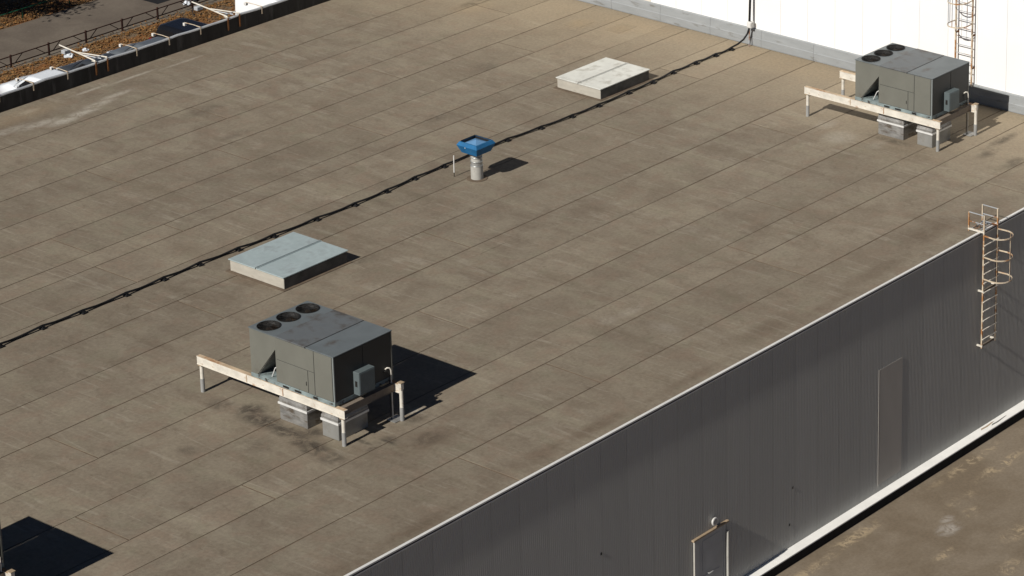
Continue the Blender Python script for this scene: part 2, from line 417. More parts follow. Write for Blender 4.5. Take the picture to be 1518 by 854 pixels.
leaves('fallen_leaves', [(72,94,97.2,101.7,26000),(79,90,106.3,110.5,12000),(72,94,101.4,102.1,700)], 'orange brown fallen leaves scattered along the low rusty fence')

# ------------------------------------------------------------------ the warehouse
EY, WY, EX = 49.55, 82.1, 83.2            # eave line, far parapet, white wall
XA = 28.0
bld = empty('warehouse', (0,0,0)); tag(bld, 'long low warehouse with flat taupe membrane roof and dark ribbed side wall', 'building')
MB().box(XA, EX+.05, EY+.06, WY+.10, GZ, -.06).build('wall_core', 'concrete', bld)
roof = MB().box(XA, EX, EY, WY, -.058, -.011).build('roof_deck', 'deck', bld)
strips = STRIPS
cuts = {0:[52.6,77.2],1:[58.31,67.64],2:[48.11,68.0],3:[44.4,71.45],4:[58.73],5:[46.9,76.8],6:[63.13],7:[54.98,73.6],8:[79.2],9:[55.2,70.9],10:[58.69],11:[55.8,68.4],12:[77.76,64.1],13:[72.8,60.2],14:[66.3,80.4],15:[71.0],16:[]}
GAP = .042
gaps = [GAP*random.uniform(.55, 1.1) for _ in range(30)]
for i in range(len(strips)-1):
    y0 = strips[i]+(gaps[i]/2 if i else 0); y1 = strips[i+1]-gaps[i+1]/2
    xs = [XA]+sorted(cuts[i])+[EX-.02]
    for a, b_ in zip(xs[:-1], xs[1:]):
        j0, j1, j2, j3 = [random.uniform(-.008, .008) for _ in range(4)]
        xa = a+(.028 if a != XA else 0); xb = b_-(.028 if b_ != xs[-1] else 0)
        # edges wander slightly so the laps are not ruler-straight
        nseg = max(2, int((xb-xa)/2.2)); lo = []; hi = []
        for k in range(nseg+1):
            x = xa+(xb-xa)*k/nseg
            lo.append((x, y0+random.uniform(-.013,.013))); hi.append((x, y1+random.uniform(-.010,.010)))
        poly = lo+hi[::-1]; n = len(poly)
        mb = MB(); mb.add([(x,y,0) for x,y in poly]+[(x,y,-.0105) for x,y in poly],
                          [(k, k+1, n-2-k, n-1-k) for k in range(nseg)]+[(k, (k+1) % n, n+(k+1) % n, n+k) for k in range(n)])
        mb.build('membrane_sheet', 'membrane%d' % i, roof)
# small repair patches
for (x0, x1, y0, y1) in ((62.9,64.1,60.7,61.2),(54.6,55.5,65.5,66.0),(80.7,81.6,72.5,73.1),(81.2,82.2,70.9,71.6)):
    MB().box(x0, x1, y0, y1, -.005, .005).build('repair_patch', 'membrane%d' % max(k for k in range(17) if strips[k] < (y0+y1)/2), roof)

# ribbed wall cladding in sheets
pitch, ribs = .076, 14
sw = pitch*ribs
prof = []
for k in range(ribs):
    x = k*pitch
    prof += [(x, .0), (x+.030, .0), (x+.042, .014), (x+.064, .014)]
prof.append((sw-.004, .0))
vs = [(x, -.0-(.014-d), -6.80) for x, d in prof]+[(x, -.0-(.014-d), -.10) for x, d in prof]
n = len(prof); mb = MB(); mb.add(vs, [(k, k+1, n+k+1, n+k) for k in range(n-1)])
me = bpy.data.meshes.new('cladding_sheet'); me.from_pydata(mb.v, [], mb.f); me.materials.append(MATS['clad']); me.update()
x = XA
while x < EX-.6:
    o = put('cladding_sheet', me, bld); o.location = (x, EY-.02, 0); x += sw
# eave trim: pale capping, dark slot and lower drip edge, in lengths
x = XA
while x < EX-.1:
    x1 = min(x+3.0, EX-.01)
    MB().prism([(EY-.07,-.012),(EY-.07,.030),(EY-.055,.040),(EY+.015,.036),(EY+.035,.004),(EY+.035,-.012)], 'x', x+.004, x1-.004).build('eave_capping', 'trim_white', bld)
    MB().box(x+.003, x1-.003, EY-.052, EY+.04, -.060, -.0125).build('eave_slot', 'dark_metal', bld)
    MB().box(x+.004, x1-.004, EY-.062, EY+.03, -.098, -.061).build('eave_drip_edge', 'trim_white', bld)
    x += 3.0
# plinth flashing and dark base
x = XA
while x < EX-.1:
    x1 = min(x+2.5, EX-.01)
    MB().prism([(EY-.36,-6.86),(EY-.36,-6.825),(EY-.035,-6.80),(EY-.035,-6.86)], 'x', x+.003, x1-.003).build('plinth_flashing', 'plinth_white', bld)
    x += 2.5
MB().box(XA, EX, EY-.33, EY+.055, GZ-.01, -6.861).build('plinth_base', 'plinth_black', bld)
# clad-over opening
pn = MB(); pn.box(68.30, 69.50, EY-.041, EY-.036, -6.55, -2.72).build('blanking_panel', 'clad_patch', bld)
for xx in (68.287,): MB().box(xx, xx+.012, EY-.0425, EY-.036, -6.6, -2.70).build('panel_trim', 'clad_patch', bld)
# door
dr = MB().box(59.72, 60.78, EY-.055, EY-.036, -6.79, -4.70).build('door', 'door_grey', bld)
MB().box(59.86, 60.62, EY-.064, EY-.0555, -5.80, -4.85).build('door_panel', 'door_grey', dr)
MB().box(59.86, 60.62, EY-.064, EY-.0555, -6.70, -5.98).build('door_panel', 'door_grey', dr)
MB().tube([(60.02,EY-.09,-5.9),(60.02,EY-.16,-5.9),(60.20,EY-.16,-5.9)], .016, 8).build('door_handle', 'sleeve_grey', dr)
MB().bbox(59.50, 59.71, EY-.07, EY-.036, -6.79, -4.69, .008).build('door_jamb', 'door_grey', bld)
MB().bbox(60.79, 60.88, EY-.07, EY-.036, -6.79, -4.69, .012).build('door_jamb', 'door_grey', bld)
MB().bbox(59.40, 60.98, EY-.13, EY-.036, -4.685, -4.625, .008).build('door_hood', 'cap_tan', bld)
MB().tube([(59.44,EY-.105,-6.82),(59.44,EY-.105,-4.69)], .026, 10).build('hood_post', 'door_trim', bld)
MB().tube([(60.92,EY-.11,-6.82),(60.92,EY-.11,-4.95)], .045, 12).build('hood_post', 'vent_pipe', bld)
for xx, zz in ((64.05,-4.90),(63.9,-6.05),(55.6,-3.4),(57.2,-5.9)): MB().bbox(xx-.03, xx+.03, EY-.042, EY-.036, zz-.04, zz+.04, .002).build('vent_hole_cover', 'dark_metal', bld)
for q, (xa, xb, ya, yb) in enumerate(((73.7,74.5,.10,.16),(74.2,75.1,.19,.23))):
    MB().prism([(xa,EY-yb),(xa+.35,EY-yb-.02),(xb,EY-yb+.03),(xb-.12,EY-ya),(xa+.3,EY-ya-.02),(xa+.1,EY-ya)], 'z', -6.815, -6.804).build('rusted_flashing', ('cap_tan','curb_dark')[q], bld)
wl = empty('wall_lamp', (60.33, EY-.04, -4.42)); tag(wl, 'round white floodlight fixed just above the grey wall door', 'lamp')
MB().tube([(0,0,0),(0,-.032,0)], .05, 12).build('lamp_mount', 'sleeve_grey', wl)
b = MB(); b.loft([[(rr_*math.cos(a), yy, .02+rr_*math.sin(a)) for a in [2*math.pi*k/16 for k in range(16)]] for yy, rr_ in ((-.03,.05),(-.045,.10),(-.08,.13),(-.105,.13),(-.112,.10))]); b.build('lamp_housing', 'lamp_white', wl)
MB().tube([(0,-.109,.02),(0,-.116,.02)], .09, 16).build('lamp_glass', 'sleeve_grey', wl)

# far parapet
pw = MB()
MB().box(XA, EX+.05, WY, WY+.07, -.059, .60).build('parapet', 'parapet_black', bld)
x = XA; zc = .60
pz = {}
while x < EX-.1:
    x1 = min(x+1.5, EX); z0 = .615+.02*math.sin(x*2.1)+random.uniform(-.006,.006); z1 = .615+.02*math.sin(x1*2.1)
    mb = MB(); L = []
    for t in range(5):
        xx = x+(x1-x)*t/4; zz = z0+(z1-z0)*t/4-.018*math.sin(math.pi*t/4)
        L.append([(xx,WY-.02,zz-.03),(xx,WY-.015,zz+.008),(xx,WY+.085,zz+.016),(xx,WY+.090,zz-.05)])
    mb.loft(L, False); mb.build('parapet_coping', 'coping_grey', bld); x += 1.5

# ------------------------------------------------------------------ white hall behind
hall = empty('white_hall', (EX+.1, 66, 0)); tag(hall, 'tall white panelled hall rising beyond the flat roof', 'building')
def hb(x0, x1, y0, y1, z0, z1, name, mat):
    return MB().box(x0-EX-.1, x1-EX-.1, y0-66, y1-66, z0, z1).build(name, mat, hall)
hb(EX+.126, EX+30, 46.5, 88, GZ, 8.0, 'wall_core', 'white_panel')
j = 46.52
edges = [62.5+1.232*k for k in range(-13, 21)]
for a, b_ in zip(edges[:-1], edges[1:]):
    hb(EX+.08, EX+.125, a+.0035, b_-.0035, -7.0 if b_ < 49.4 else .02, 8.02, 'wall_panel', 'beige_panel' if a > 70.2 else 'white_panel')
y = 46.6
while y < 82:
    y1 = min(y+2.4, 82.05)
    mb = MB()
    mb.prism([(EX-EX-.1+.0,.0),(-.1-.015,.30),(-.1+.0,.315),(-.1+.015,.62),(-.1+.078,.645),(-.1+.078,.0)], 'y', y+.004-66, y1-.004-66)
    if y1 > 49.7: mb.build('base_flashing', 'flashing_grey', hall)
    y += 2.4
MB().box(-.2, 30, 46.3-66, 88.2-66, 8.03, 8.25).build('roof_edge', 'trim_white', hall)

# ------------------------------------------------------------------ rooftop air handling units and their steel stands
LX, LY, ZB, ZT = 2.13, 3.17, 1.075, 2.53
FS = 2.17                                   # fan section starts here
def ring_plate(mb, x0, x1, y0, y1, z, cx, cy, r, n=32, t=.012):
    out = []; inn = []
    for k in range(n):
        a = 2*math.pi*k/n; c, s_ = math.cos(a), math.sin(a)
        q = min(((x1-cx) if c > 0 else (cx-x0))/max(abs(c),1e-6), ((y1-cy) if s_ > 0 else (cy-y0))/max(abs(s_),1e-6))
        out.append((cx+c*q, cy+s_*q)); inn.append((cx+c*r, cy+s_*r))
    # snap the nearest samples to the corners so the plate is square
    for X, Y in ((x0,y0),(x1,y0),(x1,y1),(x0,y1)):
        k = min(range(n), key=lambda i: (out[i][0]-X)**2+(out[i][1]-Y)**2); out[k] = (X, Y)
    vs = [(x,y,z) for x,y in out]+[(x,y,z) for x,y in inn]+[(x,y,z-t) for x,y in out]+[(x,y,z-t) for x,y in inn]
    fs = []
    for k in range(n):
        j_ = (k+1) % n
        fs += [(k,j_,n+j_,n+k),(2*n+k,3*n+k,3*n+j_,2*n+j_),(n+k,n+j_,3*n+j_,3*n+k),(k,2*n+k,2*n+j_,j_)]
    mb.add(vs, fs)

def make_unit():
    u = empty('rooftop_unit')
    MB().bbox(-.015, LX+.015, -.01, LY+.01, ZB, ZB+.12, .006).build('base_rail', 'base_rail', u)
    z0 = ZB+.121
    for y0, y1 in ((.62,.80),(1.25,1.50),(1.72,1.95)):
        MB().box(-.019, -.005, y0, y1, ZB+.03, ZB+.09).build('fork_slot', 'dark_metal', u)
    cab = MB().box(.004, LX-.004, .004, FS-.006, z0, ZT-.03).build('cabinet', 'unit_paint_shaded', u)
    t = .012
    for (ya, yb, za, zb) in ((.06,.715,z0+.012,ZT-.045),(.735,2.145,1.865,ZT-.045),(.985,2.145,z0+.012,1.850),(.735,.965,z0+.012,1.850)):
        MB().bbox(-.010, .0035, ya, yb, za, zb, .004).build('access_panel', 'unit_paint', u)
    MB().tube([(-.012,1.03,1.42),(-.03,1.03,1.42),(-.03,1.03,1.52),(-.012,1.03,1.52)], .007, 6).build('panel_handle', 'dark_metal', u)
    for xx, yy in ((-.012,-.012),(LX-.03,-.012),(-.012,FS-.03)):
        MB().bbox(xx, xx+.045, yy, yy+.045, z0, ZT-.03, .004).build('corner_post', 'unit_edge' if (yy < 0 and xx < 1) else 'unit_paint', u)
    for xa, xb in ((.05,1.05),(1.07,LX-.05)):
        MB().bbox(xa, xb, -.008, .0035, z0+.015, ZT-.05, .004).build('end_panel', 'unit_paint_shaded', u)
    # roof of the cabinet: two trays with a raised joint
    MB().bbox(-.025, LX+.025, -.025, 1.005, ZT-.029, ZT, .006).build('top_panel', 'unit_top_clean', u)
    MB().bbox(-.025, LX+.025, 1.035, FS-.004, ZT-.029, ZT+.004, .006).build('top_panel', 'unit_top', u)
    MB().box(-.028, LX+.028, 1.002, 1.038, ZT-.032, ZT-.004).build('top_joint', 'dark_metal', u)
    # condenser section
    P5 = [(FS,ZT-.03),(FS,2.16),(2.93,z0),(LY,z0),(LY,ZT-.03)]
    for xa, name in ((0.0,'side_plate'),(LX-.02,'side_plate')):
        MB().prism(P5, 'x', xa, xa+.02).build(name, 'unit_paint', u)
    MB().box(.02, LX-.02, LY-.02, LY, z0, ZT-.03).build('end_plate', 'unit_paint_shaded', u)
    MB().prism([(FS+.02,2.22),(FS+.02,2.12),(2.90,z0+.01),(3.00,z0+.01)], 'x', .022, LX-.022).build('coil', 'coil', u)
    MB().box(.03, LX-.03, FS, 2.92, z0-.004, z0+.008).build('drip_tray', 'base_rail', u)
    MB().box(1.15, 1.17, FS+.01, 2.40, z0+.01, 1.75).build('baffle', 'unit_paint_shaded', u)
    for xx in (.40, .85):
        b = MB(); b.loft([[(xx+rr_*math.cos(a), 2.37+rr_*math.sin(a), zz) for a in [2*math.pi*k/14 for k in range(14)]] for zz, rr_ in ((z0+.01,.10),(z0+.05,.12),(z0+.33,.12),(z0+.40,.08))]); b.build('compressor', 'dark_metal', u)
    MB().tube([(.16,2.26,z0+.02),(.16,2.26,1.70),(.16,2.21,1.78)], .016, 8).build('refrigerant_pipe', 'copper', u)
    MB().tube([(.10,2.48,z0+.02),(.08,2.32,1.52),(.10,2.22,1.60)], .016, 8).build('refrigerant_pipe', 'foil_band', u)
    # fan deck with three openings
    W = LX/3; deck = MB(); r = .315; cy = 2.785
    for i in range(3):
        ring_plate(deck, -.02 if i == 0 else W*i, LX+.02 if i == 2 else W*(i+1), FS, LY+.02, ZT-.005, W*(i+.5), cy, r, t=.022)
    deck.build('fan_deck', 'unit_top_clean', u)
    for i in range(3):
        cx = W*(i+.5)
        b = MB(); n = 32; vs = []; fs = []
        for zz, rr_ in ((ZT+.012,r+.012),(ZT+.016,r),(ZT-.20,r-.01),(ZT-.24,r+.02)):
            vs += [(cx+rr_*math.cos(2*math.pi*k/n), cy+rr_*math.sin(2*math.pi*k/n), zz) for k in range(n)]
        for q in range(3): fs += [(q*n+k, q*n+(k+1) % n, (q+1)*n+(k+1) % n, (q+1)*n+k) for k in range(n)]
        b.add(vs, fs, True); b.build('fan_ring', 'dark_metal', u)
        gd = MB()
        for q in range(1, 9): gd.tube([(cx+(r-.004)*q/8*math.cos(a), cy+(r-.004)*q/8*math.sin(a), ZT+.018) for a in [2*math.pi*k/28 for k in range(28)]], .0035, 4, closed=True)
        for k in range(4):
            a = math.pi*k/4+.3; gd.tube([(cx-r*math.cos(a), cy-r*math.sin(a), ZT+.022),(cx+r*math.cos(a), cy+r*math.sin(a), ZT+.022)], .005, 5)
        gd.build('fan_guard', 'dark_metal', u)
        fan = MB().cyl(cx, cy, ZT-.20, ZT-.07, .075, 16).build('fan_hub', 'fan_blade', u)
        for k in range(4):
            a0 = 2*math.pi*k/4+.5*i; bl = []
            for rr_ in (.06,.17,.285):
                for da, dz in ((-.42,-.17),(0,-.13),(.42,-.08)):
                    a = a0+da*(.8 if rr_ < .1 else 1); bl.append((cx+rr_*math.cos(a), cy+rr_*math.sin(a), ZT+dz))
            MB().add(bl, [(0,1,4,3),(1,2,5,4),(3,4,7,6),(4,5,8,7)], True).build('fan_blade', 'fan_blade', fan)
        MB().box(cx-.30, cx+.30, cy-.03, cy+.03, ZT-.24, ZT-.215).build('motor_mount', 'rust_steel', u)
    # isolator box on the end
    bx = MB().bbox(.68, 1.26, -.235, -.012, 1.20, 1.86, .008).build('isolator_box', 'disconnect_box', u)
    MB().bbox(.70, 1.24, -.247, -.2355, 1.23, 1.83, .004).build('box_door', 'disconnect_box', bx)
    MB().box(.673, .681, -.16, -.08, 1.44, 1.60).build('switch', 'dark_metal', bx)
    # conduits
    MB().tube([(1.86,-.008,1.48),(1.88,-.06,1.53),(1.93,-.10,1.52),(1.97,-.11,1.44),(1.97,-.11,.9),(1.97,-.11,.0)], .020, 8).build('conduit', 'white_paint_rusty', u)
    MB().tube([(1.80,-.008,1.40),(1.82,-.05,1.46),(1.87,-.09,1.45),(1.91,-.10,1.38),(1.91,-.10,.55),(1.91,-.10,.0)], .012, 8).build('conduit', 'dark_metal', u)
    MB().bbox(1.80, 2.20, -.36, -.02, .006, .024, .004).build('flashing_plate', 'foil_clean', u)
    # foil clad supply and return ducts
    for (xa, xb, ya, yb, mt) in ((.14,.95,1.25,2.30,'foil'), (.14,1.22,.07,.68,'foil_clean')):
        d_ = MB().bbox(xa, xb, ya, yb, .0, .50, .012).build('duct', mt, u)
        # insulated upper half: wrinkled wrap
        rings = []
        for k in range(7):
            zz = .50+(ZB-.50)*k/6; e = .018*math.sin(k*2.4)+random.uniform(0,.010)
            rings.append([(xa-e,ya-e,zz),(xb+e,ya-e,zz),(xb+e,yb+e,zz),(xa-e,yb+e,zz)])
        MB().loft(rings, False).build('duct_wrap', 'foil', d_)
        bd = MB()
        bd.box(xa-.030, xa-.013, ya-.03, yb+.03, .465, .525).box(xb+.013, xb+.03, ya-.03, yb+.03, .465, .525)
        bd.box(xa-.0125, xb+.0125, ya-.03, ya-.013, .465, .525).box(xa-.0125, xb+.0125, yb+.013, yb+.03, .465, .525)
        bd.build('duct_band', 'foil_band', d_)
    return u

def make_stand():
    s = empty('steel_stand')
    def ibeam_y(x, y0, y1, z0, z1, w_):
        mb = MB()
        mb.box(x-w_/2, x+w_/2, y0, y1, z1-.016, z1).box(x-w_/2, x+w_/2, y0, y1, z0, z0+.016).box(x-w_/2+.012, x-w_/2+.026, y0+.004, y1-.004, z0+.0165, z1-.0165)
        return mb
    for x_ in (.035, 2.05):
        bm_ = ibeam_y(x_, -.36, 5.33, .825, 1.072, .13).build('beam', 'white_paint_rusty', s)
        MB().box(x_-.066, x_+.066, -.35, 5.32, 1.0722, 1.0752).build('top_flange', 'flange_rust', bm_)
        for yy in (1.95, 3.35):
            MB().box(x_-.067, x_-.050, yy, yy+.02, .843, 1.055).build('stiffener', 'flange_rust', bm_)
    MB().box(.11, 1.98, -.20, -.06, .845, .861).box(.11, 1.98, -.20, -.06, 1.045, 1.061).box(.11, 1.98, -.185, -.170, .8615, 1.0445).build('cross_beam', 'beam_shade_rust', s)
    for x_, y_ in ((.035,-.24),(.035,5.22),(2.05,-.24),(2.05,5.22)):
        zt = .80 if not (x_ > 1 and y_ < 0) else 1.12
        if zt > 1: y_ -= .14
        p_ = MB().cyl(x_, y_, .0, zt, .052, 16).build('post', 'white_paint_rusty', s)
        MB().cyl(x_, y_, .001, .40, .060, 16).build('post_sleeve', 'sleeve_grey', p_)
        MB().bbox(x_-.075, x_+.075, y_-.075, y_+.075, zt, zt+.018, .004).build('cap_plate', 'cap_tan', p_)
        if zt > 1: MB().bbox(x_-.056, x_+.056, y_-.056, y_+.056, zt-.20, zt-.001, .006).build('post_head', 'white_paint_rusty', p_)
    return s

U0 = (51.24, 54.88)
unit = make_unit(); stand = make_stand()
for i, (dx, ul, sl) in enumerate((
    (0, 'dark grey rooftop air conditioning unit in the foreground with three top fans', 'rusty white steel stand carrying the foreground rooftop unit'),
    (27.28, 'dark grey rooftop air conditioning unit beside the white wall', 'rusty white steel stand under the unit beside the white wall'),
    (-12.93, 'rooftop air conditioning unit cut off at the bottom left, casting a dark shadow', 'steel stand post showing at the bottom left corner'))):
    a = unit if i == 0 else copy_tree(unit); b_ = stand if i == 0 else copy_tree(stand)
    a.location = (U0[0]+dx, U0[1], 0); b_.location = (U0[0]+dx, U0[1], 0)
    tag(a, ul, 'air conditioner', 'rooftop air conditioning units'); tag(b_, sl, 'steel stand', 'steel stands of the rooftop units')

# ------------------------------------------------------------------ roof hatches
def hatch(x0, x1, y0, y1, h, lid, label):
    r_ = empty('roof_hatch', ((x0+x1)/2, (y0+y1)/2, 0)); tag(r_, label, 'roof hatch', 'low roof hatches')
    a, b_ = (x1-x0)/2, (y1-y0)/2
    MB().bbox(-a+.02, a-.02, -b_+.02, b_-.02, .011, h-.055, .012).build('curb', 'curb_cream', r_)
    MB().bbox(-a-.10, a+.10, -b_-.10, b_+.10, .001, .010, .003).build('apron', 'apron', r_)
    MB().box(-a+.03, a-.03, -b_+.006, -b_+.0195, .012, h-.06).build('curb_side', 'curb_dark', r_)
    MB().box(-a+.05, a-.05, -b_+.05, b_-.05, h-.055, h-.032).build('gasket', 'dark_metal', r_)
    for s_, (p, q) in enumerate(((-b_-.015, -.018), (.018, b_+.015))):
        l_ = MB().bbox(-a-.02, a+.02, p, q, h-.032, h, .006).build('lid', lid, r_)
        e_ = -.018 if s_ == 0 else .018
        MB().bbox(-a-.015, a+.015, min(e_, e_*2.6), max(e_, e_*2.6), h+.0005, h+.022, .004).build('lid_rim', lid, l_)
    MB().box(-a+.0, a-.0, -.017, .017, h-.031, h-.012).build('lid_gap', 'dark_metal', r_)
    return r_
hatch(57.42, 60.04, 63.42, 65.76, .40, 'skylight_blue', 'two-leaf roof hatch with bluish metal lids behind the foreground unit')
hatch(75.42, 78.05, 66.76, 68.80, .40, 'skylight_pale', 'two-leaf roof hatch with pale chalky lids near the white wall')

# ------------------------------------------------------------------ blue roof vent
vt = empty('roof_vent', (67.44, 65.08, 0)); tag(vt, 'bright blue square hooded roof vent on a grey pipe', 'roof vent')
MB().cyl(0,0,.0,.014,.34,28).build('flashing_collar', 'apron', vt)
MB().cyl(0,0,.0145,.46,.20,28).build('lower_pipe', 'vent_pipe', vt)
MB().cyl(0,0,.46,.62,.185,28).build('pipe_band', 'vent_band', vt)
MB().cyl(0,0,.62,.97,.18,28).build('upper_pipe', 'vent_pipe', vt)
for zz in (.47,.615,.76): MB().tube([(.195*math.cos(a), .195*math.sin(a), zz) for a in [2*math.pi*k/28 for k in range(28)]], .014, 6, closed=True).build('pipe_clamp', 'vent_band', vt)
def sq(h_, z): return [(-h_,-h_,z),(h_,-h_,z),(h_,h_,z),(-h_,h_,z)]
hd = MB(); hd.loft([sq(.31,.93),sq(.33,.932),sq(.445,1.20),sq(.375,1.31),sq(.335,1.31),sq(.35,1.21)], False); ho = hd.build('hood', 'blue_paint', vt)
MB().add(sq(.338,1.215)+[(0,0,1.34)], [(0,1,4),(1,2,4),(2,3,4),(3,0,4)]).build('hood_cone', 'blue_mesh', ho)
MB().box(-.335,.335,.3365,.350,1.22,1.335).box(.3365,.350,-.335,.335,1.22,1.325).build('lip_shade', 'dark_metal', ho)  # dark strips stand for the shade inside the hood lip
MB().box(-.44,-.40,.06,.09,1.15,1.18).build('rivet', 'foil_band', ho)
rd = MB().tube([(0,0,0),(0,0,.15)], .012, 8).build('marker_rod', 'dark_metal'); rd.location = (67.09, 65.76, 0)
tag(rd, 'thin pale upright rod standing left of the blue vent', 'rod')
MB().tube([(0,0,.15),(.0,-.01,.74)], .018, 8).build('rod_sleeve', 'trim_white', rd)

# ------------------------------------------------------------------ black cable run across the roof
cp = [(33,67.0),(38,66.95),(43,66.9),(46.8,66.86),(48.4,66.86),(49.8,66.84),(51.33,66.88),(52.74,66.81),(54.34,66.79),(55.77,66.79),(57.18,66.79),(58.67,66.72),(60.04,66.64),(61.8,66.58),(63.37,66.51),(64.8,66.52),(66.14,66.6),(67.5,66.6),(69.01,66.63),(70.53,66.61),(72.07,66.49),(73.54,66.40),(74.9,66.38),(76.51,66.41),(77.85,66.43),(79.07,66.53),(80.35,66.52),(81.43,66.50),(82.30,66.47)]
sup = cp[3:]
dense = []
for (a, b_) in zip(cp[:-1], cp[1:]):
    for k in range(6):
        t = k/6; dense.append((a[0]+(b_[0]-a[0])*t, a[1]+(b_[1]-a[1])*t+.015*math.sin(math.pi*t), .095-.045*math.sin(math.pi*t)))
dense += [(82.30,66.47,.10),(82.6,66.42,.16),(82.85,66.34,.30),(82.98,66.26,.50),(83.02,66.21,.70)]
cb = empty('cable_run', (60, 66.6, 0)); tag(cb, 'black cable bundle running across the roof to the white wall', 'cable')
for q in range(3):
    ph = 2.1*q
    pts = [(x-60+.0, y-66.6+.024*math.cos(i*.33+ph), z+.016*math.sin(i*.33+ph)) for i, (x, y, z) in enumerate(dense)]
    MB().tube(pts, .018, 6).build('cable', 'cable_black', cb)
pts = [(83.02-60,66.20-66.6+.0,.98),(83.06-60,66.19-66.6,2.0),(83.06-60,66.19-66.6,7.9)]
for dy in (-.025,.025): MB().tube([(a, b_+dy, c) for a, b_, c in pts], .024, 8).build('riser_cable', 'cable_black', cb)
sm = MB().bbox(-.09,.09,-.11,.11,.0,.05,.012); sm.bbox(-.05,.05,-.07,.07,.0505,.075,.006); sme = sm.mesh('cable_support'); sme.materials.append(MATS['cable_black'])
for x, y in sup:
    o = put('cable_support', sme); o.location = (x, y, 0); o.rotation_euler = (0,0,random.uniform(-.25,.25))
    tag(o, 'small black cable support block under the black roof cable', 'cable support', 'cable support blocks')
jb = empty('junction_box', (83.06, 66.19, .72)); tag(jb, 'small cream junction box where the black cable climbs the white wall', 'junction box')
MB().bbox(-.10,.09,-.10,.10,.0,.24,.02).build('box_body', 'lamp_white', jb)
MB().bbox(-.115,-.1005,-.08,.08,.03,.21,.008).build('box_lid', 'trim_white', jb)
MB().tube([(-.02,.03,0),(-.04,.03,-.72)], .02, 8).build('drop_tube', 'ladder_grey', jb)

# ------------------------------------------------------------------ ladders
ld = empty('access_ladder', (73.55, EY-.21, 0)); tag(ld, 'rusty white caged ladder hooked over the roof edge on the dark wall', 'ladder', 'caged access ladders')
wd = .75
for xx in (0, wd): MB().bar((xx,0,-3.87),(xx,0,.64), .046, .046).build('stile', 'ladder_paint', ld)
for xx in (0, wd):
    MB().bar((xx,.58,.0),(xx,.58,.64), .04, .04).build('handrail_post', 'ladder_paint', ld)
    for zz in (.63,.33): MB().bar((xx,.0,zz),(xx,.58,zz), .022, .022).build('handrail', 'ladder_grey', ld)
    MB().bar((xx,-.02,.02+.05),(xx,.60,.02+.05), .05, .05).build('top_bracket', 'white_paint_rusty' if xx == 0 else 'ladder_grey', ld)
for k in range(11): MB().bar((-.02,-.045,-.36-.32*k),(wd+.02,-.045,-.36-.32*k), .034, .030).build('rung', 'white_paint_rusty', ld)
for k in range(4): MB().bar((.0,.08+.14*k,.085),(wd,.08+.14*k,.085), .03, .012).build('step_slat', 'ladder_grey', ld)
for zz in (-1.93,-3.80):
    for xx in (0, wd): MB().bar((xx,-.03,zz),(xx,.185,zz), .05, .05).build('wall_bracket', 'white_paint_rusty', ld)
    MB().bar((0,.035,zz-.02),(wd,.035,zz-.02), .06, .05).build('bracket_bar', 'beam_shade_rust', ld)
def hoop(zz, parent, mt):
    pts = [(0,0,zz)]
    for k in range(15):
        a = math.pi*k/14; pts.append((wd/2-(wd/2+.03)*math.cos(a), -.36-.40*math.sin(a), zz))
    pts.append((wd,0,zz)); mb = MB()
    for p, q in zip(pts[:-1], pts[1:]): mb.bar(p, q, .012, .045)
    return mb.build('cage_hoop', mt, parent)
for zz in (-.04,-.76,-1.50): hoop(zz, ld, 'ladder_paint')
for a in (.12, .5, .88):
    an = math.pi*a; x = wd/2-(wd/2+.018)*math.cos(an); y = -.36-.388*math.sin(an)
    MB().bar((x,y,-1.52),(x,y,-.02), .035, .012).build('cage_strip', 'ladder_paint', ld)

fl = empty('wall_ladder', (83.10, 56.43, 0)); tag(fl, 'rusty grey caged ladder on the white wall behind the far unit', 'ladder', 'caged access ladders')
w2 = .69
for yy in (0, w2): MB().bar((0,yy,.60),(0,yy,8.1), .05, .05).build('stile', 'ladder_paint', fl)
for k in range(24): MB().bar((0,0,.80+.31*k),(0,w2,.80+.31*k), .02, .02).build('rung', 'ladder_grey', fl)
for zz in (1.25, 2.45, 4.6):
    for yy in (0, w2): MB().bar((-.02,yy,zz),(.185,yy,zz), .05, .05).build('wall_bracket', 'rust_steel', fl)
for zz in (2.90, 3.75, 4.6, 5.5, 6.4, 7.3):
    pts = [(0,0,zz)]+[(-.36-.40*math.sin(math.pi*k/14), w2/2-(w2/2+.03)*math.cos(math.pi*k/14), zz) for k in range(15)]+[(0,w2,zz)]
    mb = MB()
    for p, q in zip(pts[:-1], pts[1:]): mb.bar(p, q, .012, .04)
    mb.build('cage_hoop', 'ladder_paint', fl)
for a in (.0,.3,.5,.7,1.0):
    an = math.pi*a; y = w2/2-(w2/2+.018)*math.cos(an); x = -.36-.388*math.sin(an)
    MB().bar((x,y,2.88),(x,y,8.0), .03, .012).build('cage_strip', 'ladder_grey', fl)

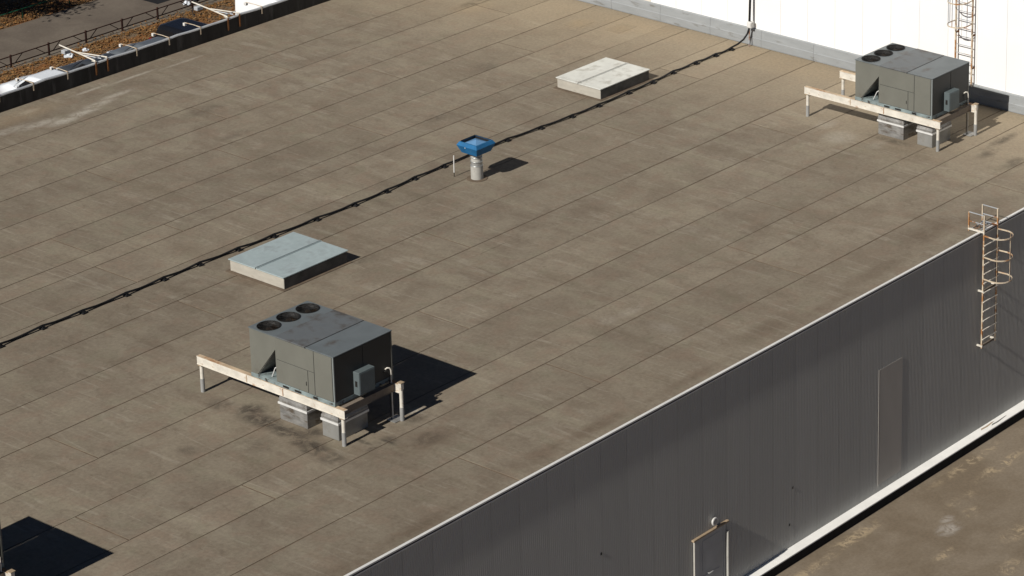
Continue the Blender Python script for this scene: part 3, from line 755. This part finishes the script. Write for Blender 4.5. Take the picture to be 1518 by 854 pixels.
# ------------------------------------------------------------------ lamp brackets along the far parapet
def strap(p, x=0.0):
    mb = MB(); mb.box(x-.022, x+.022, -.045, -.033, .38, .655).box(x-.022, x+.022, -.045, .16, .656, .668); return mb.build('clamp_strap', 'ladder_paint', p)
words = ['leftmost lamp bracket clamped over the dark parapet', 'lamp bracket on the parapet beside the front of the white car', 'lamp bracket on the parapet just right of the white car',
         'lamp bracket on the parapet in front of the grey car', 'lamp bracket on the parapet at the tail of the black car', 'lamp bracket on the parapet at the far side of the black car', 'lamp bracket on the parapet in front of the white van']
for (x, wl_) in zip((62.0, 63.45, 64.93, 68.02, 69.52, 71.0, 73.98), words):
    r_ = empty('lamp_bracket', (x, WY, 0)); tag(r_, wl_, 'lamp bracket', 'lamp brackets on the parapet')
    strap(r_)
    MB().tube([(0,-.03,.66),(0,.35,.672),(0,.80,.655)], .014, 8).build('arm', 'ladder_paint', r_)
    h_ = MB().bbox(-.055,.055,.76,.86,.54,.652,.012).build('lamp_head', 'lamp_white', r_)
    MB().box(-.048,.048,.8605,.866,.55,.64).build('lamp_lens', 'dark_metal', h_)
for (x, sp_, wl_) in ((66.18,.52,'triangular white boom bracket on the parapet between the dark car and the grey car'), (72.32,.56,'triangular white boom bracket on the parapet left of the white van')):
    r_ = empty('boom_bracket', (x, WY, 0)); tag(r_, wl_, 'boom bracket', 'boom brackets on the parapet')
    for xx in (0, sp_):
        MB().box(xx-.03, xx+.03, -.047, -.033, .18, .66).build('clamp_strap', 'rust_steel', r_)
        MB().box(xx-.03, xx+.03, -.047, .16, .662, .676).build('clamp_plate', 'white_paint_rusty', r_)
    MB().tube([(0,-.02,.70),(.0,.9,.80),(-.02,1.85,.90)], .026, 8).build('boom', 'white_paint_rusty', r_)
    MB().tube([(sp_,-.02,.70),(.02,1.0,.80)], .026, 8).build('stay', 'white_paint_rusty', r_)
    MB().tube([(sp_*.6,.05,.69),(.02,.75,.77)], .02, 8).build('stay', 'ladder_grey', r_)
    MB().bar((0,.18,.72),(sp_,.18,.72), .04, .04).build('tie_bar', 'ladder_grey', r_)
    h_ = MB().bbox(-.16,.12,1.42,1.62,.66,.80,.015).build('lamp_head', 'coping_grey', r_)
    MB().box(-.14,.10,1.44,1.60,.652,.6595).build('lamp_lens', 'dark_metal', h_)

# ------------------------------------------------------------------ low rusty fence along the road, green rail beyond
fc = empty('low_fence', (77.73, 101.9, GZ)); tag(fc, 'low rusty brown steel fence with diagonal struts along the road', 'fence')
ST = 2.008
for k in range(-3, 9):
    x = ST*k
    MB().bar((x,0,-.02),(x,0,.60), .065, .065).build('post', 'fence_rust', fc)
    if k < 8:
        MB().bar((x+.035,0,.53),(x+ST-.035,0,.53), .035, .04).build('top_rail', 'fence_rust', fc)
        MB().bar((x+.035,0,.18),(x+ST-.035,0,.18), .035, .04).build('bottom_rail', 'fence_rust', fc)
        MB().bar((x+.24,.003,.20),(x+.62,.003,.515), .022, .03).build('strut', 'fence_rust', fc)
        MB().bar((x+1.34,.003,.515),(x+1.78,.003,.20), .022, .03).build('strut', 'fence_rust', fc)
gf = empty('green_railing', (82.17, 106.64, GZ)); tag(gf, 'low green railing on the leafy bank beyond the road', 'railing')
MB().tube([(-9,0,.50),(9,0,.50)], .028, 8).build('rail', 'green_paint', gf)
for k in range(-3, 4): MB().tube([(k*2.6,0,0),(k*2.6,0,.50)], .03, 8).build('post', 'green_paint', gf)

# ------------------------------------------------------------------ litter on the leaf strip
def crumple(name, x, y, s, mat, label, cat, seed):
    rnd = random.Random(seed); b = MB(); rings = []
    for i, (zz, rr_) in enumerate(((0,.9),(.25,1.05),(.55,.85),(.8,.5),(.95,.15))):
        rings.append([(s*(rr_*rnd.uniform(.6,1.25))*math.cos(2*math.pi*k/11), s*.8*(rr_*rnd.uniform(.6,1.25))*math.sin(2*math.pi*k/11), s*zz*rnd.uniform(.7,1.1)) for k in range(11)])
    b.loft(rings, False); o = b.build(name, mat); o.location = (x, y, GZ+.01); tag(o, label, cat); return o
crumple('plastic_bag', 80.10, 101.05, .24, 'plastic_white', 'crumpled white plastic bag on the leaves near the white car', 'bag', 3)
crumple('plastic_sheet', 81.05, 101.15, .17, 'plastic_white', 'smaller pale scrap of plastic lying under the boom bracket tip', 'plastic sheet', 5)
crumple('plastic_sheet', 88.0, 102.55, .20, 'plastic_white', 'white plastic scrap caught at the far end of the low fence', 'plastic sheet', 8)
crumple('rubbish_sack', 88.6, 102.75, .30, 'plastic_dark', 'dark rubbish sack behind the far end of the low fence', 'sack', 9)
wf = empty('wire_frame', (87.45, 101.24, GZ)); tag(wf, 'small black wire frame lying on the leaves', 'wire frame')
for p, q in (((-.25,0,.03),(-.25,0,.28)),((-.25,0,.28),(.2,.1,.30)),((.2,.1,.30),(.22,.1,.03)),((-.25,0,.03),(-.35,-.3,.03)),((.22,.1,.03),(.05,-.3,.03)),((-.35,-.3,.03),(.05,-.3,.03))):
    MB().bar(p, q, .03, .03).build('wire', 'plastic_dark', wf)

# ------------------------------------------------------------------ parked vehicles
def sect(y, w_, zt, zb=.24, sh=.16):
    return [(-w_*.86,y,zb),(-w_,y,zb+.14),(-w_,y,zt-sh),(-w_*.95,y,zt-sh*.35),(-w_*.80,y,zt),(w_*.80,y,zt),(w_*.95,y,zt-sh*.35),(w_,y,zt-sh),(w_,y,zb+.14),(w_*.86,y,zb)]
def car(name, mat, L, W, H, hood, belt, roof_y, base_y, suv=False):
    """nose towards +y, standing on z=0"""
    c = empty(name); w_ = W/2; f = L/2
    st = [(-f,.78,belt*.80),(-f+.12,.93,belt*.95),(-f+.6,1,belt),(base_y[0],1,belt+.02),(base_y[1],1,belt),(base_y[1]+.25,.99,hood+.03),(f-.5,.95,hood-.04),(f-.15,.86,hood-.16),(f,.70,hood-.30)]
    body = MB().loft([sect(y, w_*k, z) for y, k, z in st]).build('body', mat, c)
    r0_, r1_ = roof_y; b0, b1 = base_y
    def ring(y0, y1, hw, z, n=6):
        pts = []
        rad = min(.22, (y1-y0)*.2)
        for (cx, cy, a0) in ((hw-rad,y0+rad,-90),(hw-rad,y1-rad,0),(-hw+rad,y1-rad,90),(-hw+rad,y0+rad,180)):
            for k in range(n+1):
                a = R(a0+90*k/n); pts.append((cx+rad*math.cos(a), cy+rad*math.sin(a), z))
        return pts
    MB().loft([ring(b0,b1,w_*.93,belt-.03),ring(r0_-.06,r1_+.10,w_*.80,H-.10),ring(r0_,r1_,w_*.76,H-.035),ring(r0_+.18,r1_-.20,w_*.62,H)]).build('roof', mat, c)
    def lerp(a, b, t): return a+(b-a)*t
    zb_, zt_ = belt-.03, H-.10
    def pane(nm, P):
        MB().add(P, [(0,1,2,3)]).build(nm, 'glass', c)
    def edge(t, side, end):   # point on the greenhouse at height fraction t
        y = lerp(b0, r0_-.06, t) if end == 0 else lerp(b1, r1_+.10, t); return side*lerp(w_*.93, w_*.80, t), y, lerp(zb_, zt_, t)
    for end, nm in ((1,'windscreen'),(0,'rear_window')):
        s_ = .015 if end else -.015; P = []
        for t, sd_ in ((.10,-1),(.10,1),(.95,1),(.95,-1)):
            x, y, z = edge(t, sd_, end); P.append((x*.80, y+s_, z+.008))
        pane(nm, P)
    for sd_ in (-1, 1):
        ym = lerp(b0, b1, .48)
        for a_, b_ in ((.10,.47),(.50,.90)):
            P = []
            for t, fr in ((.12,a_),(.12,b_),(.92,b_-.03 if b_ > .6 else b_),(.92,a_+.03 if a_ < .3 else a_)):
                x, _, z = edge(t, sd_, 0); y = lerp(edge(t, sd_, 0)[1], edge(t, sd_, 1)[1], fr); P.append((x+sd_*.012, y, z))
            pane('side_window', P)
        MB().bbox(sd_*(w_+.02)-.08, sd_*(w_+.02)+.08, b1-.55, b1-.45, belt+.0, belt+.13, .02).build('mirror', mat, c)
        for yy in (-f+.80, f-.85):
            wh = MB().tube([(sd_*(w_-.20),yy,.31),(sd_*(w_+.005),yy,.31)], .31, 20).build('wheel', 'tyre', c)
            MB().tube([(sd_*(w_+.0055),yy,.31),(sd_*(w_+.015),yy,.31)], .20, 16).build('rim', 'rim', wh)
        if suv: MB().bbox(sd_*w_*.86-.06, sd_*w_*.86+.06, -f-.015, -f+.10, .72, belt-.02, .02).build('tail_light', 'tail_red', c)
        else: MB().bbox(sd_*w_*.72-.16, sd_*w_*.72+.16, -f-.012, -f+.12, belt-.28, belt-.12, .02).build('tail_light', 'tail_red', c)
        MB().bbox(sd_*w_*.60-.17, sd_*w_*.60+.17, f-.16, f+.004, hood-.34, hood-.20, .03).build('headlight', 'head_clear', c)
    return c
def park(c, x, y, rz, label, cat='car'):
    c.location = (x, y, GZ); c.rotation_euler = (0,0,rz); tag(c, label, cat)
park(car('parked_car', 'car_white', 4.2, 1.74, 1.47, .93, .93, (-1.05,.35), (-1.85,1.15)), 75.55, 96.95, R(2), 'white parked car with pale roof showing above the parapet')
park(car('parked_car', 'car_dark', 4.2, 1.74, 1.46, .92, .92, (-1.05,.35), (-1.85,1.15)), 78.25, 96.72, R(-1), 'dark grey parked car mostly hidden behind the parapet, next to the white car')
park(car('parked_car', 'car_grey', 4.3, 1.76, 1.47, .92, .92, (-1.05,.35), (-1.85,1.15)), 80.95, 96.62, R(1), 'mid grey parked car of which only a roof sliver shows left of the black car')
park(car('parked_car', 'car_black', 4.4, 1.82, 1.62, .98, .98, (-1.75,.25), (-2.05,1.2), True), 82.95, 96.0, R(181), 'black parked car with a red tail light above the parapet')

vn = empty('delivery_van'); w_, L2, H_ = 1.0, 2.6, 2.25
def vs_(y, k, zt): return [(-w_*k*.95,y,.3),(-w_*k,y,.45),(-w_*k,y,1.1),(-w_*k*.95,y,zt-.10),(-w_*k*.88,y,zt),(w_*k*.88,y,zt),(w_*k*.95,y,zt-.10),(w_*k,y,1.1),(w_*k,y,.45),(w_*k*.95,y,.3)]
MB().loft([vs_(-L2,.97,H_-.03),vs_(-L2+.08,1,H_),vs_(1.1,1,H_),vs_(1.55,.98,H_-.18),vs_(2.15,.95,1.30),vs_(2.5,.9,1.12),vs_(L2,.82,.95)], False).build('body', 'van_white', vn)
for k in range(9): MB().bbox(-.62, .62, -2.3+.37*k, -2.24+.37*k, H_+.0005, H_+.016, .006).build('roof_rib', 'van_white', vn)
MB().add([(-.78,1.60,H_-.24),(.78,1.60,H_-.24),(.80,2.14,1.36),(-.80,2.14,1.36)], [(0,1,2,3)]).build('windscreen', 'glass', vn)
for sd_ in (-1,1):
    MB().box(sd_*1.004-.004, sd_*1.004+.004, .95, 1.70, 1.25, 1.80).build('side_window', 'glass', vn)
    for yy in (-1.7, 1.75):
        wh = MB().tube([(sd_*.78,yy,.34),(sd_*1.005,yy,.34)], .34, 20).build('wheel', 'tyre', vn)
        MB().tube([(sd_*1.0055,yy,.34),(sd_*1.015,yy,.34)], .2, 16).build('rim', 'rim', wh)
    MB().box(sd_*.86-.06, sd_*.86+.06, -L2-.012, -L2+.02, .8, 1.3).build('tail_light', 'tail_red', vn)
    MB().bbox(sd_*.62-.15, sd_*.62+.15, L2-.10, L2+.004, .78, .94, .02).build('headlight', 'head_clear', vn)
park(vn, 87.1, 94.65, R(180), 'tall white delivery van behind the parapet at the top left', 'van')

# ------------------------------------------------------------------ tree whose shade falls on the bank
def tree(x, y, h, r_, label, seed):
    rnd = random.Random(seed); t = empty('broadleaf_tree', (x, y, GZ)); tag(t, label, 'tree', 'trees on the leafy bank')
    tr = MB(); tr.tube([(0,0,-.1),(.1,.05,h*.3),(-.05,.1,h*.6),(.05,0,h*.85)], [.24,.19,.12,.04], 10)
    tips = []
    for k in range(14):
        a = rnd.uniform(0,6.28); z0 = h*rnd.uniform(.35,.7); e = Vector((math.cos(a)*r_*rnd.uniform(.5,.95), math.sin(a)*r_*rnd.uniform(.5,.95), z0+h*rnd.uniform(.05,.3)))
        tr.tube([(0,.05,z0),(e.x*.5,e.y*.5,z0+(e.z-z0)*.6),tuple(e)], [.07,.045,.015], 6); tips.append(e)
    tr.build('trunk', 'bark', t)
    b = MB()
    for e in tips+[Vector((0,0,h*.9)), Vector((.5,.4,h*.8))]:
        for _ in range(700):
            c = e+Vector((rnd.gauss(0,.55),rnd.gauss(0,.55),rnd.gauss(0,.42))); s_ = rnd.uniform(.07,.13)
            a1 = Vector((rnd.gauss(0,1),rnd.gauss(0,1),rnd.gauss(0,.6))).normalized(); a2 = a1.cross(Vector((rnd.gauss(0,1),rnd.gauss(0,1),rnd.gauss(0,1)))).normalized()
            b.add([c-a1*s_, c-a2*s_*.55, c+a1*s_, c+a2*s_*.55], [(0,1,2,3)])
    me = bpy.data.meshes.new('crown'); me.from_pydata(b.v, [], b.f); me.materials.append(MATS['green_leaf']); me.update(); put('crown', me, t)
tree(74.4, 107.6, 8.0, 2.9, 'broadleaf tree off the top left corner whose shade falls on the bank', 4)
tree(73.6, 110.4, 9.0, 3.2, 'taller broadleaf tree farther back on the leafy bank', 7)
